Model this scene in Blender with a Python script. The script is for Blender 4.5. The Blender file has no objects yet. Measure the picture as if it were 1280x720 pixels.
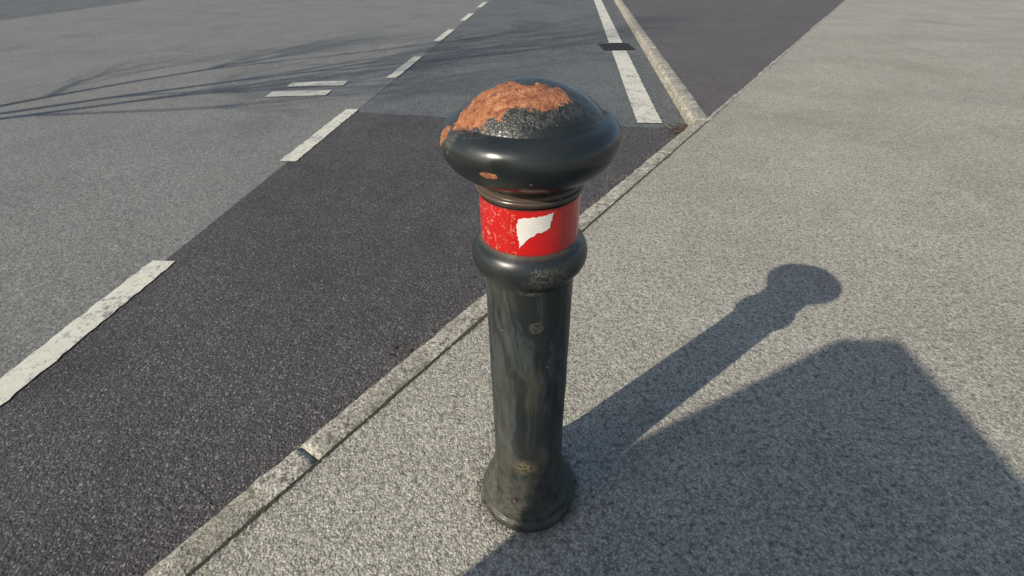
import bpy, bmesh, math, random
from mathutils import Vector, Matrix, Quaternion, noise as mn
random.seed(4)
S=bpy.context.scene
rad=math.radians
def link(o,parent=None):
    S.collection.objects.link(o)
    if parent: o.parent=parent
    return o
def empty(name,loc=(0,0,0)):
    e=bpy.data.objects.new(name,None); e.location=loc; e.empty_display_size=.2
    return link(e)
def mesh(name,verts,faces,mat=None,parent=None,smooth=False,loc=(0,0,0)):
    m=bpy.data.meshes.new(name); m.from_pydata([tuple(v) for v in verts],[],faces); m.update()
    if mat: m.materials.append(mat)
    if smooth:
        for p in m.polygons: p.use_smooth=True
    o=bpy.data.objects.new(name,m); o.location=loc
    return link(o,parent)
class NT:
    def __init__(s,name):
        s.m=bpy.data.materials.new(name); s.m.use_nodes=True
        s.t=s.m.node_tree; s.t.nodes.clear()
        s.out=s.n('ShaderNodeOutputMaterial'); s.b=s.n('ShaderNodeBsdfPrincipled')
        s.t.links.new(s.b.outputs[0],s.out.inputs[0])
        s.tc=s.n('ShaderNodeTexCoord')
        s.P=s.tc.outputs['Object']
    def n(s,t,**k):
        x=s.t.nodes.new(t)
        for a,b in k.items(): setattr(x,a,b)
        return x
    def set(s,sock,v):
        if isinstance(v,bpy.types.NodeSocket): s.t.links.new(v,sock)
        else:
            if isinstance(v,(tuple,list)) and len(v)==3 and sock.type=='RGBA': v=tuple(v)+(1,)
            sock.default_value=v
    def math(s,op,a,b=0,c=None,clamp=False):
        x=s.n('ShaderNodeMath',operation=op,use_clamp=clamp); s.set(x.inputs[0],a); s.set(x.inputs[1],b)
        if c is not None: s.set(x.inputs[2],c)
        return x.outputs[0]
    def noise(s,scale,detail=3,rough=.55,vec=None,dist=0):
        x=s.n('ShaderNodeTexNoise'); s.set(x.inputs['Vector'],vec or s.P)
        x.inputs['Scale'].default_value=scale; x.inputs['Detail'].default_value=detail
        x.inputs['Roughness'].default_value=rough; x.inputs['Distortion'].default_value=dist
        return x.outputs['Fac']
    def vor(s,scale,feature='F1',vec=None,out='Distance',rnd=1):
        x=s.n('ShaderNodeTexVoronoi',feature=feature); s.set(x.inputs['Vector'],vec or s.P)
        x.inputs['Scale'].default_value=scale; x.inputs['Randomness'].default_value=rnd
        return x.outputs[out]
    def mr(s,v,a,b,c=0,d=1,smooth=False):
        x=s.n('ShaderNodeMapRange',interpolation_type='SMOOTHSTEP' if smooth else 'LINEAR'); 
        s.set(x.inputs[0],v)
        for i,q in enumerate((a,b,c,d)): s.set(x.inputs[i+1],q)
        return x.outputs[0]
    def mix(s,f,a,b,mode='MIX'):
        x=s.n('ShaderNodeMix',data_type='RGBA',blend_type=mode); s.set(x.inputs[0],f); s.set(x.inputs[6],a); s.set(x.inputs[7],b)
        return x.outputs[2]
    def ramp(s,f,stops):
        x=s.n('ShaderNodeValToRGB'); s.set(x.inputs[0],f)
        e=x.color_ramp.elements
        while len(e)<len(stops): e.new(.5)
        for q,(p,c) in zip(e,stops): q.position=p; q.color=tuple(c)+(1,)
        return x.outputs[0]
    def mapping(s,loc=(0,0,0),rot=(0,0,0),sc=(1,1,1),typ='TEXTURE',vec=None):
        x=s.n('ShaderNodeMapping',vector_type=typ); s.set(x.inputs[0],vec or s.P)
        x.inputs[1].default_value=loc; x.inputs[2].default_value=rot; x.inputs[3].default_value=sc
        return x.outputs[0]
    def ell(s,c,sc,rotz=0,nz=None,amt=.8,edge=.06,grow=0):
        v=s.mapping(c,(0,0,rotz),sc)
        l=s.n('ShaderNodeVectorMath',operation='LENGTH'); s.t.links.new(v,l.inputs[0])
        d=l.outputs['Value']
        if nz is not None: d=s.math('ADD',d,s.math('MULTIPLY',s.math('SUBTRACT',nz,.5),amt))
        return s.mr(d,1+grow-edge,1+grow+edge,1,0,True)
    def bump(s,h,strength,dist,norm=None):
        x=s.n('ShaderNodeBump'); s.set(x.inputs['Height'],h); s.set(x.inputs['Strength'],strength)
        x.inputs['Distance'].default_value=dist
        if norm is not None: s.t.links.new(norm,x.inputs['Normal'])
        return x.outputs[0]
    def fin(s,col,rough=.8,norm=None,spec=None,**k):
        s.set(s.b.inputs['Base Color'],col); s.set(s.b.inputs['Roughness'],rough)
        if norm is not None: s.t.links.new(norm,s.b.inputs['Normal'])
        if spec is not None: s.set(s.b.inputs['Specular IOR Level'],spec)
        for a,b in k.items(): s.set(s.b.inputs[a.replace('_',' ')],b)
        return s.m
def chip_mat(name,cols,scale,patch,patch_amt=.5,bstr=.8,bdist=.004,tar=.35,stain=None):
    n=NT(name)
    cid=n.vor(scale,out='Color'); sep=n.n('ShaderNodeSeparateColor'); n.t.links.new(cid,sep.inputs[0])
    d=n.vor(scale)
    cid2=n.vor(scale*1.9,out='Color'); sep2=n.n('ShaderNodeSeparateColor'); n.t.links.new(cid2,sep2.inputs[0])
    f=n.math('ADD',n.math('MULTIPLY',sep.outputs[0],.5),n.math('MULTIPLY',sep2.outputs[1],.5))
    col=n.ramp(f,cols)
    hole=n.noise(scale*.33,3,.6)
    gap=n.math('MAXIMUM',n.mr(d,.40,.85,0,.6),n.mr(hole,.50,.66,0,1))
    col=n.mix(n.math('MULTIPLY',gap,tar),col,(.04,.038,.036))
    big=n.noise(1.3,5,.6); mid=n.noise(9,4,.6)
    v=n.math('ADD',n.math('MULTIPLY',big,.6),n.math('MULTIPLY',mid,.4))
    col=n.mix(n.mr(v,.36,.64,0,patch_amt),col,patch,'MULTIPLY')
    if stain: col=n.mix(n.mr(n.noise(.8,4,.65,dist=.6),.54,.66,0,.6),col,stain,'MULTIPLY')
    h=n.math('ADD',n.math('MULTIPLY',n.math('SUBTRACT',1,d),.5),n.math('MULTIPLY',f,.6))
    h=n.math('SUBTRACT',h,n.math('MULTIPLY',hole,1.4))
    return n.fin(col,n.mr(f,.2,.9,.9,.72),n.bump(h,bstr,bdist),spec=.35)
M_pave=chip_mat('pavement_asphalt',[(.15,(.25,.235,.195)),(.4,(.41,.387,.325)),(.65,(.55,.52,.437)),(.9,(.72,.68,.57))],180,(.74,.73,.70),.85,.85,.0046,tar=.62,stain=(.84,.83,.80))
M_road=chip_mat('road_asphalt',[(.1,(.065,.070,.070)),(.5,(.125,.133,.131)),(.9,(.27,.275,.26))],110,(.66,.68,.70),.9,.6,.004,stain=(.55,.55,.56))
M_lane=chip_mat('lane_asphalt',[(.1,(.12,.122,.116)),(.5,(.20,.20,.188)),(.9,(.34,.335,.31))],110,(.76,.76,.76),.8,.6,.004,stain=(.72,.72,.70))
M_bay=chip_mat('bay_asphalt',[(.15,(.046,.043,.045)),(.5,(.084,.079,.081)),(.76,(.12,.112,.112)),(.93,(.34,.32,.31))],150,(.68,.68,.70),.95,.9,.005,stain=(.62,.62,.64))
M_side=chip_mat('side_asphalt',[(.1,(.06,.055,.056)),(.5,(.12,.110,.108)),(.9,(.22,.20,.195))],130,(.75,.72,.72),.8,.8,.005)
def kerb_mat():
    n=NT('kerb_concrete')
    cid=n.vor(190,out='Color'); sep=n.n('ShaderNodeSeparateColor'); n.t.links.new(cid,sep.inputs[0])
    col=n.ramp(sep.outputs[0],[(.1,(.23,.21,.17)),(.5,(.40,.375,.31)),(.9,(.60,.56,.47))])
    col=n.mix(n.mr(n.noise(32,5,.75),.50,.60,0,.85),col,(.085,.08,.06))
    col=n.mix(n.mr(n.noise(6,4,.65),.42,.60,0,.55),col,(.16,.15,.11))
    h=n.math('ADD',n.noise(120,3,.6),n.math('MULTIPLY',n.noise(25,4,.7),1.5))
    return n.fin(col,.9,n.bump(h,.9,.006))
M_kerb=kerb_mat()
def paint_white():
    n=NT('road_paint')
    wear=n.noise(45,5,.75); w2=n.noise(6,3)
    f=n.mr(n.math('ADD',n.math('MULTIPLY',wear,.7),n.math('MULTIPLY',w2,.3)),.515,.60,0,.85)
    col=n.mix(n.noise(14,4,.6),(.46,.45,.37),(.70,.68,.57))
    col=n.mix(f,col,(.14,.14,.135))
    return n.fin(col,.75,n.bump(n.noise(150,3),.5,.003))
M_line=paint_white()
def iron():
    n=NT('cast_iron'); col=n.mix(n.noise(20,4),(.02,.019,.018),(.055,.042,.035))
    return n.fin(col,.6,n.bump(n.noise(200,3),.4,.002),Metallic=.6)
M_iron=iron()
def bollard_mat():
    n=NT('bollard_paint')
    nz=n.noise(45,5,.62); nzf=n.noise(160,4,.65); nb=n.noise(14,4,.6)
    both=n.math('ADD',n.math('MULTIPLY',nz,.6),n.math('MULTIPLY',nzf,.4))
    rust=None; blis=None
    def mx(a,b): return b if a is None else n.math('MAXIMUM',a,b)
    R=[((-.002,-.047,.955),(.048,.025,.05),0.15),((-.050,-.040,.95),(.043,.036,.06),0.1),((-.090,-.038,.93),(.015,.020,.04),0),
       ((.080,.030,.935),(.034,.011,.05),-1.15),
       ((-.113,-.038,.905),(.010,.013,.018),0),((-.055,-.111,.880),(.014,.012,.0045),0),((-.047,-.098,.905),(.0035,.006,.011),0),
       ((-.105,-.060,.895),(.006,.006,.006),0),((-.018,-.108,.140),(.020,.03,.0055),0),((-.035,-.11,.085),(.003,.03,.005),0),
       ((.02,-.10,.845),(.003,.02,.003),0),((.03,-.085,.50),(.002,.02,.003),0)]
    for c,s,r in R: rust=mx(rust,n.ell(c,s,r,both,2.6,.05))
    B=[((-.008,-.050,.95),(.085,.043,.06),0.1),((.080,.034,.925),(.045,.02,.05),-1.15),((-.105,-.04,.91),(.024,.028,.035),0),
       ((.028,-.085,.700),(.036,.03,.022),0),((.0,-.08,.672),(.024,.03,.010),0),((.012,-.075,.595),(.013,.02,.012),0),
       ((-.012,-.08,.20),(.018,.03,.010),0),((-.018,-.105,.142),(.027,.03,.011),0)]
    for c,s,r in B: blis=mx(blis,n.ell(c,s,r,both,1.8,.2))
    col=n.mix(nb,(.012,.0150,.0148),(.023,.0275,.0260))
    st=n.mapping((0,0,0),(0,0,0),(1,1,.14),'POINT')
    streak=n.noise(26,5,.65,vec=st)
    z=n.n('ShaderNodeSeparateXYZ'); n.t.links.new(n.P,z.inputs[0]); Z=z.outputs[2]
    low=n.mr(Z,.70,.66,0,1)
    col=n.mix(n.math('MULTIPLY',low,n.mr(streak,.50,.66,0,.5)),col,(.080,.076,.050))
    st2=n.mapping((3,1,0),(0,0,0),(1,1,.30),'POINT')
    scuff=n.noise(14,5,.7,vec=st2,dist=1.2)
    col=n.mix(n.math('MULTIPLY',low,n.mr(scuff,.52,.58,0,.5)),col,(.062,.074,.072))
    drip=n.noise(60,5,.7,vec=st)
    col=n.mix(n.math('MULTIPLY',low,n.mr(drip,.58,.66,0,.6)),col,(.007,.009,.009))
    foot=n.math('MULTIPLY',n.mr(Z,.0,.30,1,0),n.mr(both,.42,.60,0,1))
    col=n.mix(n.math('MULTIPLY',foot,.65),col,(.11,.10,.065))
    cr=n.math('MAXIMUM',n.ell((0,0,.740),(1,1,.006),0,nzf,1.2,.5),n.ell((0,0,.826),(1,1,.009),0,nzf,1.2,.5))
    col=n.mix(n.math('MULTIPLY',cr,.6),col,(.10,.065,.04))
    yd=n.ell((-.012,-.08,.20),(.022,.04,.022),0,both,2.4,.6)
    col=n.mix(n.math('MULTIPLY',yd,n.mr(nzf,.40,.60,0,.75)),col,(.24,.19,.08))
    bl=n.mr(nzf,.42,.58,0,1)
    col=n.mix(n.math('MULTIPLY',blis,n.math('MULTIPLY',bl,.6)),col,(.095,.09,.07))
    chips=n.mr(n.vor(38),.05,.08,1,0)
    chips=n.math('MULTIPLY',chips,n.mr(n.noise(6,2),.48,.54,0,1))
    rc=n.ramp(n.noise(85,5,.75),[(.30,(.09,.032,.018)),(.43,(.28,.095,.040)),(.57,(.43,.17,.075)),(.72,(.58,.30,.17))])
    col=n.mix(chips,col,(.22,.13,.08))
    # thin pale lip where the paint film lifts at the edge of the rust
    col=n.mix(rust,col,rc)
    rough=n.mr(nb,.3,.7,.24,.38); rough=n.math('ADD',rough,n.math('MULTIPLY',foot,.3))
    rough=n.math('ADD',rough,n.math('MULTIPLY',blis,.12))
    rough=n.math('ADD',rough,n.math('MULTIPLY',low,n.mr(streak,.40,.65,.05,.30)))
    rough=n.math('MAXIMUM',rough,n.math('MULTIPLY',rust,.93))
    bub=n.math('MULTIPLY',blis,n.math('ADD',n.math('SUBTRACT',1,n.vor(290)),n.math('MULTIPLY',nzf,1.2)))
    h=n.math('ADD',n.math('MULTIPLY',bub,.40),n.math('MULTIPLY',rust,-.7))
    h=n.math('ADD',h,n.math('MULTIPLY',rust,n.math('MULTIPLY',n.noise(260,4,.7),1.3)))
    h=n.math('SUBTRACT',h,n.math('MULTIPLY',chips,.3))
    b1=n.bump(h,1.0,.0028)
    b2=n.bump(n.noise(55,3,.5),.25,.0012,b1)
    b3=n.bump(n.noise(17,2,.5),.35,.003,b2)
    return n.fin(col,rough,b3,spec=.55)
M_bol=bollard_mat()
def smooth_profile(pts,sub=5):
    out=[]
    n=len(pts)
    for i in range(n-1):
        p0=Vector(pts[max(i-1,0)]);p1=Vector(pts[i]);p2=Vector(pts[i+1]);p3=Vector(pts[min(i+2,n-1)])
        for k in range(sub):
            t=k/sub
            out.append(.5*((2*p1)+(-p0+p2)*t+(2*p0-5*p1+4*p2-p3)*t*t+(-p0+3*p1-3*p2+p3)*t**3))
    out.append(Vector(pts[-1])); return out
def lathe(name,prof,mat,parent,seg=160,wob=0.0009):
    V=[];F=[]
    for (r,z) in prof:
        for k in range(seg):
            a=2*math.pi*k/seg
            rr=max(r,.0001)
            w=mn.noise(Vector((math.cos(a)*rr*22,math.sin(a)*rr*22,z*22)))*wob
            rr=rr+w*min(1,r/.02)
            V.append((rr*math.cos(a),rr*math.sin(a),z))
    for i in range(len(prof)-1):
        for k in range(seg):
            a=i*seg+k;b=i*seg+(k+1)%seg
            F.append((a,b,b+seg,a+seg))
    return mesh(name,V,F,mat,parent,True)
B=empty('bollard',(.030,.662,0))
def arc(cr,cz,rx,rz,a0,a1,n):
    return [(cr+rx*math.cos(rad(a0+(a1-a0)*i/n)),cz+rz*math.sin(rad(a0+(a1-a0)*i/n))) for i in range(n+1)]
foot=[(.112,-.02),(.114,.004),(.1145,.016),(.112,.024),(.106,.028),(.1045,.034),(.1055,.042),(.103,.052),(.0955,.070),(.0875,.095),(.0815,.122),(.0775,.152),(.0763,.185),(.076,.23),(.0757,.34),(.0755,.46),(.0752,.57),(.075,.650),(.0752,.674)]
lathe('shaft',[tuple(p) for p in smooth_profile(foot,5)],M_bol,B)
ring=[(.0752,.668),(.0775,.676)]+arc(.074,.706,.0205,.029,-62,64,16)+[(.0785,.7365),(.0765,.7385),(.0755,.7395)]
lathe('collar_ring',ring,M_bol,B)
lathe('neck',[(.0755,.7385),(.0755,.812),(.0755,.816)],M_bol,B)
capp=[(.0755,.813),(.0785,.816)]+arc(.076,.822,.0065,.005,-70,70,8)+[(.0778,.8285),(.0775,.831),(.0785,.834),(.0825,.838),(.0885,.842)]
capp=capp+[(.093,.845),(.102,.8500),(.112,.858),(.1205,.869),(.1265,.881),(.1288,.892),(.1272,.902),(.122,.9105),(.1145,.9162),(.107,.9188),(.1030,.9198),(.1008,.9204),(.0995,.9222),(.0975,.9270),(.091,.9340),(.081,.942),(.067,.9505),(.051,.9578),(.034,.9630),(.017,.9662),(.0,.9670)]
lathe('cap',[tuple(p) for p in smooth_profile(capp,3)],M_bol,B)
def band_mat(white):
    n=NT('reflective_'+('white' if white else 'red'))
    uv=n.tc.outputs['UV']
    br=n.n('ShaderNodeTexBrick'); n.t.links.new(uv,br.inputs[0])
    br.inputs['Scale'].default_value=1; br.inputs['Brick Width'].default_value=.0048; br.inputs['Row Height'].default_value=.0038
    br.inputs['Mortar Size'].default_value=.0006; br.inputs['Mortar Smooth'].default_value=.4
    hexl=br.outputs['Fac']
    if white:
        col=n.mix(n.noise(60,4,.6),(.66,.62,.55),(.83,.80,.74)); col=n.mix(n.math('MULTIPLY',hexl,.35),col,(.42,.36,.31))
        return n.fin(col,.45)
    col=n.mix(n.noise(30,3),(.55,.008,.008),(.72,.016,.014))
    col=n.mix(n.math('MULTIPLY',hexl,.65),col,(.22,.006,.006))
    sx=n.n('ShaderNodeSeparateXYZ'); n.t.links.new(uv,sx.inputs[0])
    left=n.mr(sx.outputs[0],-.018,-.024,0,1)
    nn=n.noise(70,5,.75)
    cr=n.mapping((0,0,0),(0,0,0),(1,1,.25),'POINT'); ce=n.vor(60,'DISTANCE_TO_EDGE',vec=cr)
    sc2=n.math('MULTIPLY',n.mr(ce,.010,.030,1,0),n.mr(n.noise(35,3),.48,.56,0,1))
    fl=n.math('MULTIPLY',n.mr(n.vor(230),.22,.34,1,0),n.mr(nn,.48,.55,0,1))
    sc=n.math('MULTIPLY',left,n.math('MAXIMUM',fl,sc2))
    col=n.mix(n.math('MULTIPLY',left,.35),col,(.38,.012,.010))
    col=n.mix(n.math('MULTIPLY',sc,.65),col,(.75,.46,.28))
    e=n.math('MAXIMUM',n.mr(sx.outputs[1],.0035,.0015,0,1),n.mr(sx.outputs[1],.0705,.0725,0,1))
    col=n.mix(n.math('MULTIPLY',e,.6),col,(.20,.02,.015))
    return n.fin(col,n.mr(nn,.3,.7,.20,.4),n.bump(hexl,.3,.0008),spec=.5,Coat_Weight=.4,Coat_Roughness=.1)
def cyl_patch(name,poly,r,mat,parent,z0):
    bm=bmesh.new()
    vs=[bm.verts.new((u,v,0)) for u,v in poly]; bm.faces.new(vs)
    bmesh.ops.triangulate(bm,faces=bm.faces[:])
    for _ in range(3): bmesh.ops.subdivide_edges(bm,edges=[e for e in bm.edges if e.calc_length()>.004],cuts=1); bmesh.ops.triangulate(bm,faces=[f for f in bm.faces if len(f.verts)>3])
    uvl=bm.loops.layers.uv.new('UVMap')
    for f in bm.faces:
        f.smooth=True
        for l in f.loops: l[uvl].uv=(l.vert.co.x,l.vert.co.y)
    for v in bm.verts:
        a=v.co.x/r; v.co=Vector((r*math.sin(a),-r*math.cos(a),z0+v.co.y))
    bmesh.ops.recalc_face_normals(bm,faces=bm.faces[:])
    m=bpy.data.meshes.new(name); bm.to_mesh(m); bm.free(); m.materials.append(mat)
    return link(bpy.data.objects.new(name,m),parent)
def band_full(name,r,z0,h,mat,parent):
    seg=144;rows=8;V=[];F=[];UV=[]
    for j in range(rows+1):
        for k in range(seg+1):
            a=-math.pi+2*math.pi*k/seg
            V.append((r*math.sin(a),-r*math.cos(a),z0+h*j/rows)); UV.append((r*a,h*j/rows))
    for j in range(rows):
        for k in range(seg):
            q=j*(seg+1)+k; F.append((q,q+1,q+seg+2,q+seg+1))
    o=mesh(name,V,F,mat,parent,True)
    u=o.data.uv_layers.new(name='UVMap')
    for l in o.data.loops: u.data[l.index].uv=UV[l.vertex_index]
    return o
BZ=.7385
band_full('red_reflective_band',.0772,BZ,.074,band_mat(False),B)
def jag(pts,amp=.0009,step=.0025):
    o=[]
    for i in range(len(pts)):
        a=Vector(pts[i]);b=Vector(pts[(i+1)%len(pts)]);n_=max(1,int((b-a).length/step))
        for k in range(n_):
            p=a.lerp(b,k/n_)
            o.append((p.x+random.uniform(-amp,amp),p.y+random.uniform(-amp,amp)))
    return o
white=[(-.0185,.062),(-.008,.0635),(.006,.0640),(.031,.068),(.0295,.058),(.0260,.046),(.020,.041),(.012,.0395),(.007,.039),(.004,.034),(-.004,.031),(-.010,.024),(-.0175,.015),(-.0195,.030),(-.0225,.045),(-.0205,.056)]
cyl_patch('torn_white_patch',jag(white),.0777,band_mat(True),B,BZ)

# ---------------- ground
RZ=-.085
mesh('road',[(-250,-250,RZ),(250,-250,RZ),(250,250,RZ),(-250,250,RZ)],[(0,1,2,3)],M_road)
nd=Vector((.579,.815)).normalized(); pn=Vector((-nd.y,nd.x))
P0=Vector((.377,2.02))
fd=Vector((.133,.991)).normalized(); fn=Vector((-fd.y,fd.x))
md=Vector((.085,1)).normalized(); mnn=Vector((-md.y,md.x))
def isect(a,da,b,db):
    d=da.x*db.y-da.y*db.x; t=((b-a).x*db.y-(b-a).y*db.x)/d; return a+da*t
Q0=Vector((1.53,3.91))-fn*.06
C=isect(P0,nd,Q0,fd)
D=P0-nd*3.12
E=D-md*60
far=Q0+fd*90
ext=C+nd*90
pv=[E,D,C,ext,Vector((120,60)),Vector((120,-90))]
mesh('pavement',[(p.x,p.y,0) for p in reversed(pv)],[tuple(range(len(pv)))],M_pave)
sv=[C,far,Vector((60,110)),ext]
mesh('side_pavement',[(p.x,p.y,-.002) for p in sv],[(3,2,1,0)],M_side)
def lx(Y): return -1.51+.085*(Y-3.74)
top=[]
npt=60
for i in range(npt+1):
    t=i/npt; x=1.62+( lx(4.45)-1.62)*t; y=3.72+.72*t**1.2+.035*mn.noise(Vector((x*3,1.3,0)))+.02*mn.noise(Vector((x*14,2,0)))
    top.append((x,y))
V=[];F=[]
Ys=[-60,-20,-5,-1,D.y]+[D.y+(3.6-D.y)*i/10 for i in range(1,11)]
def kx(Y):
    return D.x+(Y-D.y)*.085+.03 if Y<=D.y else P0.x+(Y-P0.y)*nd.x/nd.y+.02
for Y in Ys: V+=[(lx(Y),Y,RZ+.0045),(kx(Y),Y,RZ+.0045)]
for i in range(len(Ys)-1): F.append((2*i,2*i+1,2*i+3,2*i+2))
b0=len(V)
for (x,y) in reversed(top):
    t=(x-lx(4.45))/(1.62-lx(4.45)); V+=[(lx(3.6)+(kx(3.6)-lx(3.6))*t,3.6,RZ+.0045),(x,y,RZ+.0045)]
for i in range(npt): F.append((b0+2*i,b0+2*i+2,b0+2*i+3,b0+2*i+1))
mesh('parking_bay_surface',V,F,M_bay)
mesh('opposite_lane',[(x,y,RZ+.0018) for x,y in [(-14,-60),(lx(-60)+.05,-60),(lx(120)+.05,120),(-9,120)]],[(0,1,2,3)],M_lane)
MK=empty('road_markings')
def worn_quad(name,c0,c1,w,z=RZ+.0085,step=.03):
    a=Vector(c0);b=Vector(c1);d=(b-a);L=d.length;d/=L;p=Vector((-d.y,d.x));n_=max(4,int(L/step));V=[];F=[]
    for i in range(n_+1):
        q=a+d*L*i/n_
        e=.005
        l=q+p*(w/2+random.uniform(-e,e)); r=q-p*(w/2+random.uniform(-e,e))
        V+= [(l.x,l.y,z),(r.x,r.y,z)]
    for i in range(n_): F.append((2*i+1,2*i+3,2*i+2,2*i))
    mesh(name,V,F,M_line,MK)
y=3.2-2.59*6;i=0
while y<40:
    worn_quad('lane_dash_%d'%i,(lx(y),y),(lx(y+1.3),y+1.3),.12); y+=2.59;i+=1
k=(1.78-1.16)/(9.0-3.88)
ex=lambda Y:1.16+k*(Y-3.88)
worn_quad('edge_line_1',(ex(3.90),3.90),(ex(7.20),7.20),.20)
worn_quad('edge_line_2',(ex(7.86),7.86),(ex(16),16),.20)
for r_,(ya,xa,n_) in enumerate([(5.58,-1.80,1),(5.16,-1.86,1)]):
    x=xa
    for j in range(n_):
        worn_quad('give_way_bar_%d_%d'%(r_,j),(x,ya),(x-.62,ya-.02),.22); x-=1.0
G=empty('drain_grate',(1.585,7.53,RZ))
def box(V,F,x0,x1,y0,y1,z0,z1):
    b=len(V); V+=[(x0,y0,z0),(x1,y0,z0),(x1,y1,z0),(x0,y1,z0),(x0,y0,z1),(x1,y0,z1),(x1,y1,z1),(x0,y1,z1)]
    F+=[(b,b+3,b+2,b+1),(b+4,b+5,b+6,b+7),(b,b+1,b+5,b+4),(b+1,b+2,b+6,b+5),(b+2,b+3,b+7,b+6),(b+3,b,b+4,b+7)]
gv=[];gf=[];w=.22
box(gv,gf,-w,w,-.25,-.21,0,.014);box(gv,gf,-w,w,.21,.25,0,.014);box(gv,gf,-w,-w+.04,-.21,.21,0,.014);box(gv,gf,w-.04,w,-.21,.21,0,.014)
for i in range(5):
    x=-.13+i*.065; box(gv,gf,x-.014,x+.014,-.21,.21,0,.012)
mesh('grate_bars',gv,gf,M_iron,G)
M_dark=NT('grate_shade_black').fin((.004,.004,.004),.9)
mesh('grate_shade_sheet',[(-.18,-.21,.0095),(.18,-.21,.0095),(.18,.21,.0095),(-.18,.21,.0095)],[(0,1,2,3)],M_dark,G)  # flat near-black sheet, paints the shade below the bars
def kerb_run(name,start,d,nrm,lengths,width=.10,top=.004,parent=None):
    s=0
    for i,L in enumerate(lengths):
        g=.005
        nseg=max(2,int(L/.02)); V=[];F=[]
        jz=random.uniform(-.003,.003); jn=random.uniform(-.003,.003)
        cs=[(0,-.12),(0,-.002),(.005,.001),(width*.4,.0),(width-.026,-.001),(width-.012,-.006),(width-.003,-.018),(width,-.035),(width+.006,-.12)]
        for k in range(nseg+1):
            t=s+g/2+(L-g)*k/nseg
            endd=.005 if k in(0,nseg) else 0
            for c,(u,z) in enumerate(cs):
                rough=mn.noise(Vector((t*14+i*7,c*.9,5)))*.006+mn.noise(Vector((t*60,c*1.7,3)))*.003
                chip=max(0,mn.noise(Vector((t*22+i*3,1,9)))-.35)*.06 if c in(5,6) else 0
                u2=u+jn+(rough if c>3 else 0)-chip
                p=start+d*t+nrm*u2
                V.append((p.x,p.y,z+top+jz-(endd if 1<c<7 else 0)+(rough*.45 if c>1 else 0)-chip*.6))
        m=len(cs)
        for k in range(nseg):
            for c in range(m-1):
                a=k*m+c; F.append((a,a+m,a+m+1,a+1))
        F.append(tuple(range(m))); F.append(tuple(nseg*m+q for q in reversed(range(m))))
        mesh('%s_stone_%d'%(name,i),V,F,M_kerb,parent,True)
        s+=L
K1=empty('kerb')
L0=(C-P0).length
jt=Vector((-.52,.745)); tj=(jt-P0).dot(nd)
end=L0-.03
tD=-3.12
first=tj-.915
lens=[first-tD-.01,.915]
rem=end-tj
while rem>.915+.25: lens.append(.915); rem-=.915
lens.append(rem)
kerb_run('taper',P0+nd*(tD+.01),nd,pn,lens,parent=K1)
kerb_run('rear',D-md*.915*20.0,md,mnn,[.915]*20,parent=K1)
K2=empty('kerb')
kerb_run('straight',C,fd,fn,[.5]+[.915]*40,width=.125,parent=K2)
K3=empty('edging')
kerb_run('edging',C+nd*.02,nd,pn,[.915]*20,width=.05,top=.002,parent=K3)
dm=NT('joint_dirt'); M_dirt=dm.fin(dm.mix(dm.noise(60,5,.7),(.030,.026,.018),(.10,.10,.06)),.95,dm.bump(dm.noise(200,3),.8,.004))
V=[];F=[];n_=1400
for i in range(n_):
    t=tD+ (L0-tD)*i/(n_-1)
    a=.003+.004*mn.noise(Vector((t*9,0,0)))+.004*mn.noise(Vector((t*60,0,0)))
    b=.003+.012*max(0,mn.noise(Vector((t*5,4,0))))+.005*mn.noise(Vector((t*70,4,0)))
    q=P0+nd*t
    for u,z in((-max(b,.001),.0022),(0,.0045),(max(a,.001),.0062)):
        p=q+pn*u; V.append((p.x,p.y,z))
for i in range(n_-1):
    for c in range(2): F.append((3*i+c,3*i+c+3,3*i+c+4,3*i+c+1))
mesh('joint_moss',V,F,M_dirt)
def stones(name,n_,posf,smin,smax,mat):
    V=[];F=[]
    for _ in range(n_):
        x,y,z=posf(); s=random.uniform(smin,smax)
        b=len(V); R=Quaternion((random.random()-.5,random.random()-.5,random.random()-.5,random.random()-.5)).normalized()
        for q in [(1,0,0),(-1,0,0),(0,1,0),(0,-1,0),(0,0,.7),(0,0,-.7)]:
            v=R@(Vector(q)*s*random.uniform(.7,1.15)); V.append((x+v.x,y+v.y,z+v.z+s*.35))
        for f in [(0,2,4),(2,1,4),(1,3,4),(3,0,4),(2,0,5),(1,2,5),(3,1,5),(0,3,5)]: F.append(tuple(b+i for i in f))
    return mesh(name,V,F,mat)
gmn=NT('grit'); M_grit=gmn.fin(gmn.ramp(gmn.noise(70,1),[(.3,(.10,.09,.075)),(.6,(.33,.30,.26))]),.9)
def near_joint():
    t=random.uniform(-3.1,L0); q=P0+nd*t-pn*abs(random.gauss(.0,.014)); return q.x,q.y,0
def nearbol():
    a=random.uniform(0,6.3); r=.115+abs(random.gauss(0,.010)); return .03+r*math.cos(a),.662+r*math.sin(a),0
def gutter():
    t=random.uniform(-2.9,L0); q=P0+nd*t+pn*(.11+abs(random.gauss(0,.07))); return q.x,q.y,RZ+.0045
def corner():
    q=C+Vector((-.16+random.gauss(0,.10),-.0+random.gauss(0,.08))); return q.x,q.y,RZ+.0045
stones('gravel',2800,lambda:random.choice([near_joint,nearbol])(),.0012,.0032,M_grit)
stones('gutter_grit',1500,gutter,.0015,.004,M_grit)
lf=NT('leaf_litter'); M_leaf=lf.fin(lf.mix(lf.noise(30,2),(.035,.022,.014),(.12,.07,.035)),.8)
V=[];F=[]
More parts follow.
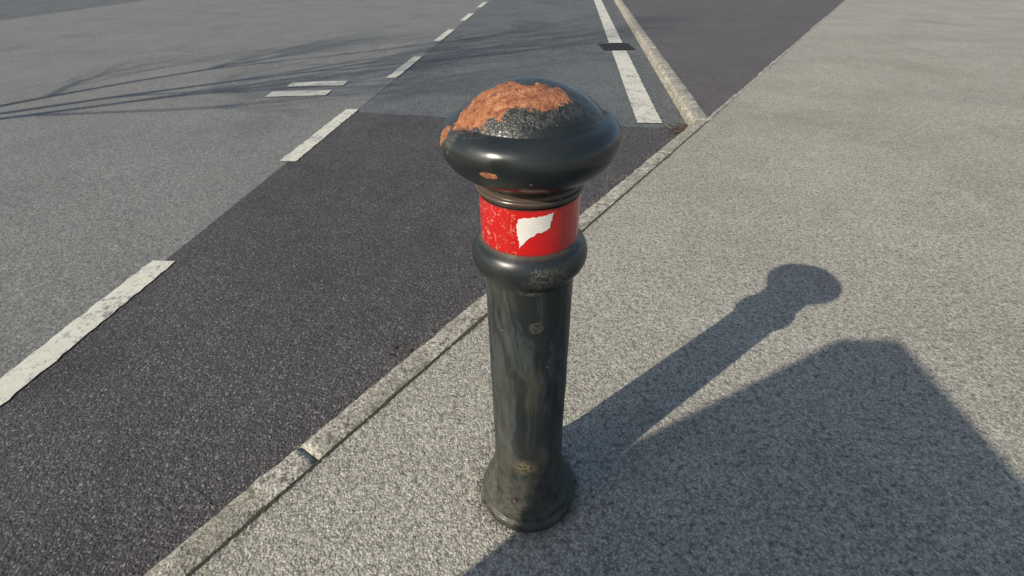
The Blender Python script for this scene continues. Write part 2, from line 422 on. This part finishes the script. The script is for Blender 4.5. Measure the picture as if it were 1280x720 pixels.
for _ in range(340):
    if random.random()<.93: x,y,z=corner()
    else: x,y,z=gutter()
    s=random.uniform(.005,.015);a=random.uniform(0,6.3);b=len(V)
    for k in range(5):
        aa=a+k*1.257; V.append((x+s*math.cos(aa)*random.uniform(.5,1),y+s*math.sin(aa)*random.uniform(.5,1),z+.004+random.uniform(0,.008)))
    F.append(tuple(b+i for i in range(5)))
mesh('leaf_litter',V,F,M_leaf)
# ---------------- unseen bare tree, added to throw branch shadows on the far road
bk=NT('bark'); M_bark=bk.fin(bk.mix(bk.noise(12,5,.7),(.05,.04,.03),(.14,.12,.09)),.9,bk.bump(bk.noise(40,4),.6,.02))
TV=[];TF=[]
def tube(p0,p1,r0,r1,n_=6):
    d=(p1-p0).normalized(); a=d.orthogonal().normalized(); b=d.cross(a); s=len(TV)
    for p,r in((p0,r0),(p1,r1)):
        for k in range(n_):
            q=2*math.pi*k/n_; TV.append(tuple(p+(a*math.cos(q)+b*math.sin(q))*r))
    for k in range(n_): TF.append((s+k,s+(k+1)%n_,s+n_+(k+1)%n_,s+n_+k))
def grow(p,d,L,r,dep):
    n_=4
    for i in range(n_):
        d=(d+Vector((random.uniform(-1,1),random.uniform(-1,1),random.uniform(-.3,.8)))*.13).normalized()
        q=p+d*L/n_; r1=r*.9
        tube(p,q,r,r1,8 if dep>4 else 5); p=q; r=r1
        if dep>0 and i>0 and (dep<5):
            sd=(d+Vector((random.uniform(-1,1),random.uniform(-1,1),random.uniform(-.2,.7)))*.9).normalized()
            grow(p,sd,L*random.uniform(.5,.75),r*.55,dep-1)
    if dep>0:
        for _ in range(3 if dep==5 else 2):
            sd=(d+Vector((random.uniform(-1,1),random.uniform(-1,1),random.uniform(-.1,.6)))*.6).normalized()
            grow(p,sd,L*.75,r*.75,dep-1)
random.seed(11)
grow(Vector((0,0,-.1)),Vector((.02,.02,1)),3.2,.13,5)
mesh('shadow_caster_tree',TV,TF,M_bark,None,True,(-9.6,.9,RZ))
# ---------------- unseen cabinet behind the camera, added to cast the lower-right shade
cbm=NT('shadow_caster_paint'); M_cab=cbm.fin(cbm.mix(cbm.noise(8,5,.6),(.035,.075,.05),(.05,.10,.07)),.5,cbm.bump(cbm.noise(60,3),.15,.002))
M_conc=NT('plinth_concrete').fin((.3,.29,.27),.9)
CW,CD,CH=1.5,.45,1.80
ns=Vector((-.6,.8)); sdv=Vector((.8,.6))
FL=ns*.452+sdv*(-1.27)
cen=FL-md*CW/2-mnn*CD/2
CB=empty('shadow_caster_cabinet',(cen.x,cen.y,0)); CB.rotation_euler=(0,0,math.atan2(md.y,md.x))
def bev(name,x0,x1,y0,y1,z0,z1,mat,b=.008,inset=0):
    V=[];F=[];box(V,F,x0,x1,y0,y1,z0,z1)
    if inset:
        for i in range(4,8):
            v=V[i]; V[i]=(v[0]-math.copysign(inset,v[0]),v[1]-math.copysign(inset,v[1]),v[2])
    o=mesh(name,V,F,mat,CB); q=o.modifiers.new('b','BEVEL'); q.width=b; q.segments=3; return o
bev('plinth',-CW/2+.03,CW/2-.03,-CD/2+.02,CD/2-.02,-.02,.10,M_conc)
bev('body',-CW/2+.003,CW/2-.003,-CD/2+.003,CD/2-.003,.10,1.22,M_cab)
bev('hood',-CW/2,CW/2,-CD/2,CD/2,1.22,CH,M_cab,.02,.12)  # sloped sides shape the edge of the cast shadow
for i,(a,b) in enumerate(((-CW/2+.04,-.006),(.006,CW/2-.04))):
    bev('door_%d'%(i+1),a,b,-CD/2-.012,-CD/2+.001,.14,1.18,M_cab,.004)
    for j in range(6): bev('vent_%d_%d'%(i+1,j+1),a+.12,b-.12,-CD/2-.016,-CD/2-.010,1.12-j*.022,1.13-j*.022,M_iron,.001)
bev('handle',.03,.05,-CD/2-.04,-CD/2-.011,.65,.80,M_iron,.004)
# ---------------- light
EL=rad(32); az=Vector((-.80,-.60)).normalized()
sd=Vector((az.x*math.cos(EL),az.y*math.cos(EL),math.sin(EL)))
L=bpy.data.lights.new('sun','SUN'); L.energy=5; L.angle=rad(.53); L.color=(1,.925,.80)
lo=bpy.data.objects.new('sun',L); lo.rotation_euler=sd.to_track_quat('Z','Y').to_euler(); lo.location=(-8,-6,8); link(lo)
W=bpy.data.worlds.new('World'); S.world=W; W.use_nodes=True
nt=W.node_tree; bg=nt.nodes['Background']; sk=nt.nodes.new('ShaderNodeTexSky'); sk.sky_type='NISHITA'; sk.sun_disc=False
sk.sun_elevation=EL; sk.sun_rotation=math.atan2(az.x,az.y); sk.altitude=50; sk.dust_density=1.5
nt.links.new(sk.outputs[0],bg.inputs[0]); bg.inputs[1].default_value=.125
cam=bpy.data.cameras.new('camera'); cam.sensor_width=36; cam.lens=585/1280*36; cam.clip_end=600; cam.clip_start=.02
co=bpy.data.objects.new('camera',cam); link(co)
co.matrix_world=Matrix.Translation((0,0,1.107))@Matrix.Rotation(rad(54),4,'X')@Matrix.Rotation(rad(-1.2),4,'Z')
S.camera=co
S.view_settings.view_transform='Standard'; S.view_settings.look='None'; S.view_settings.exposure=0
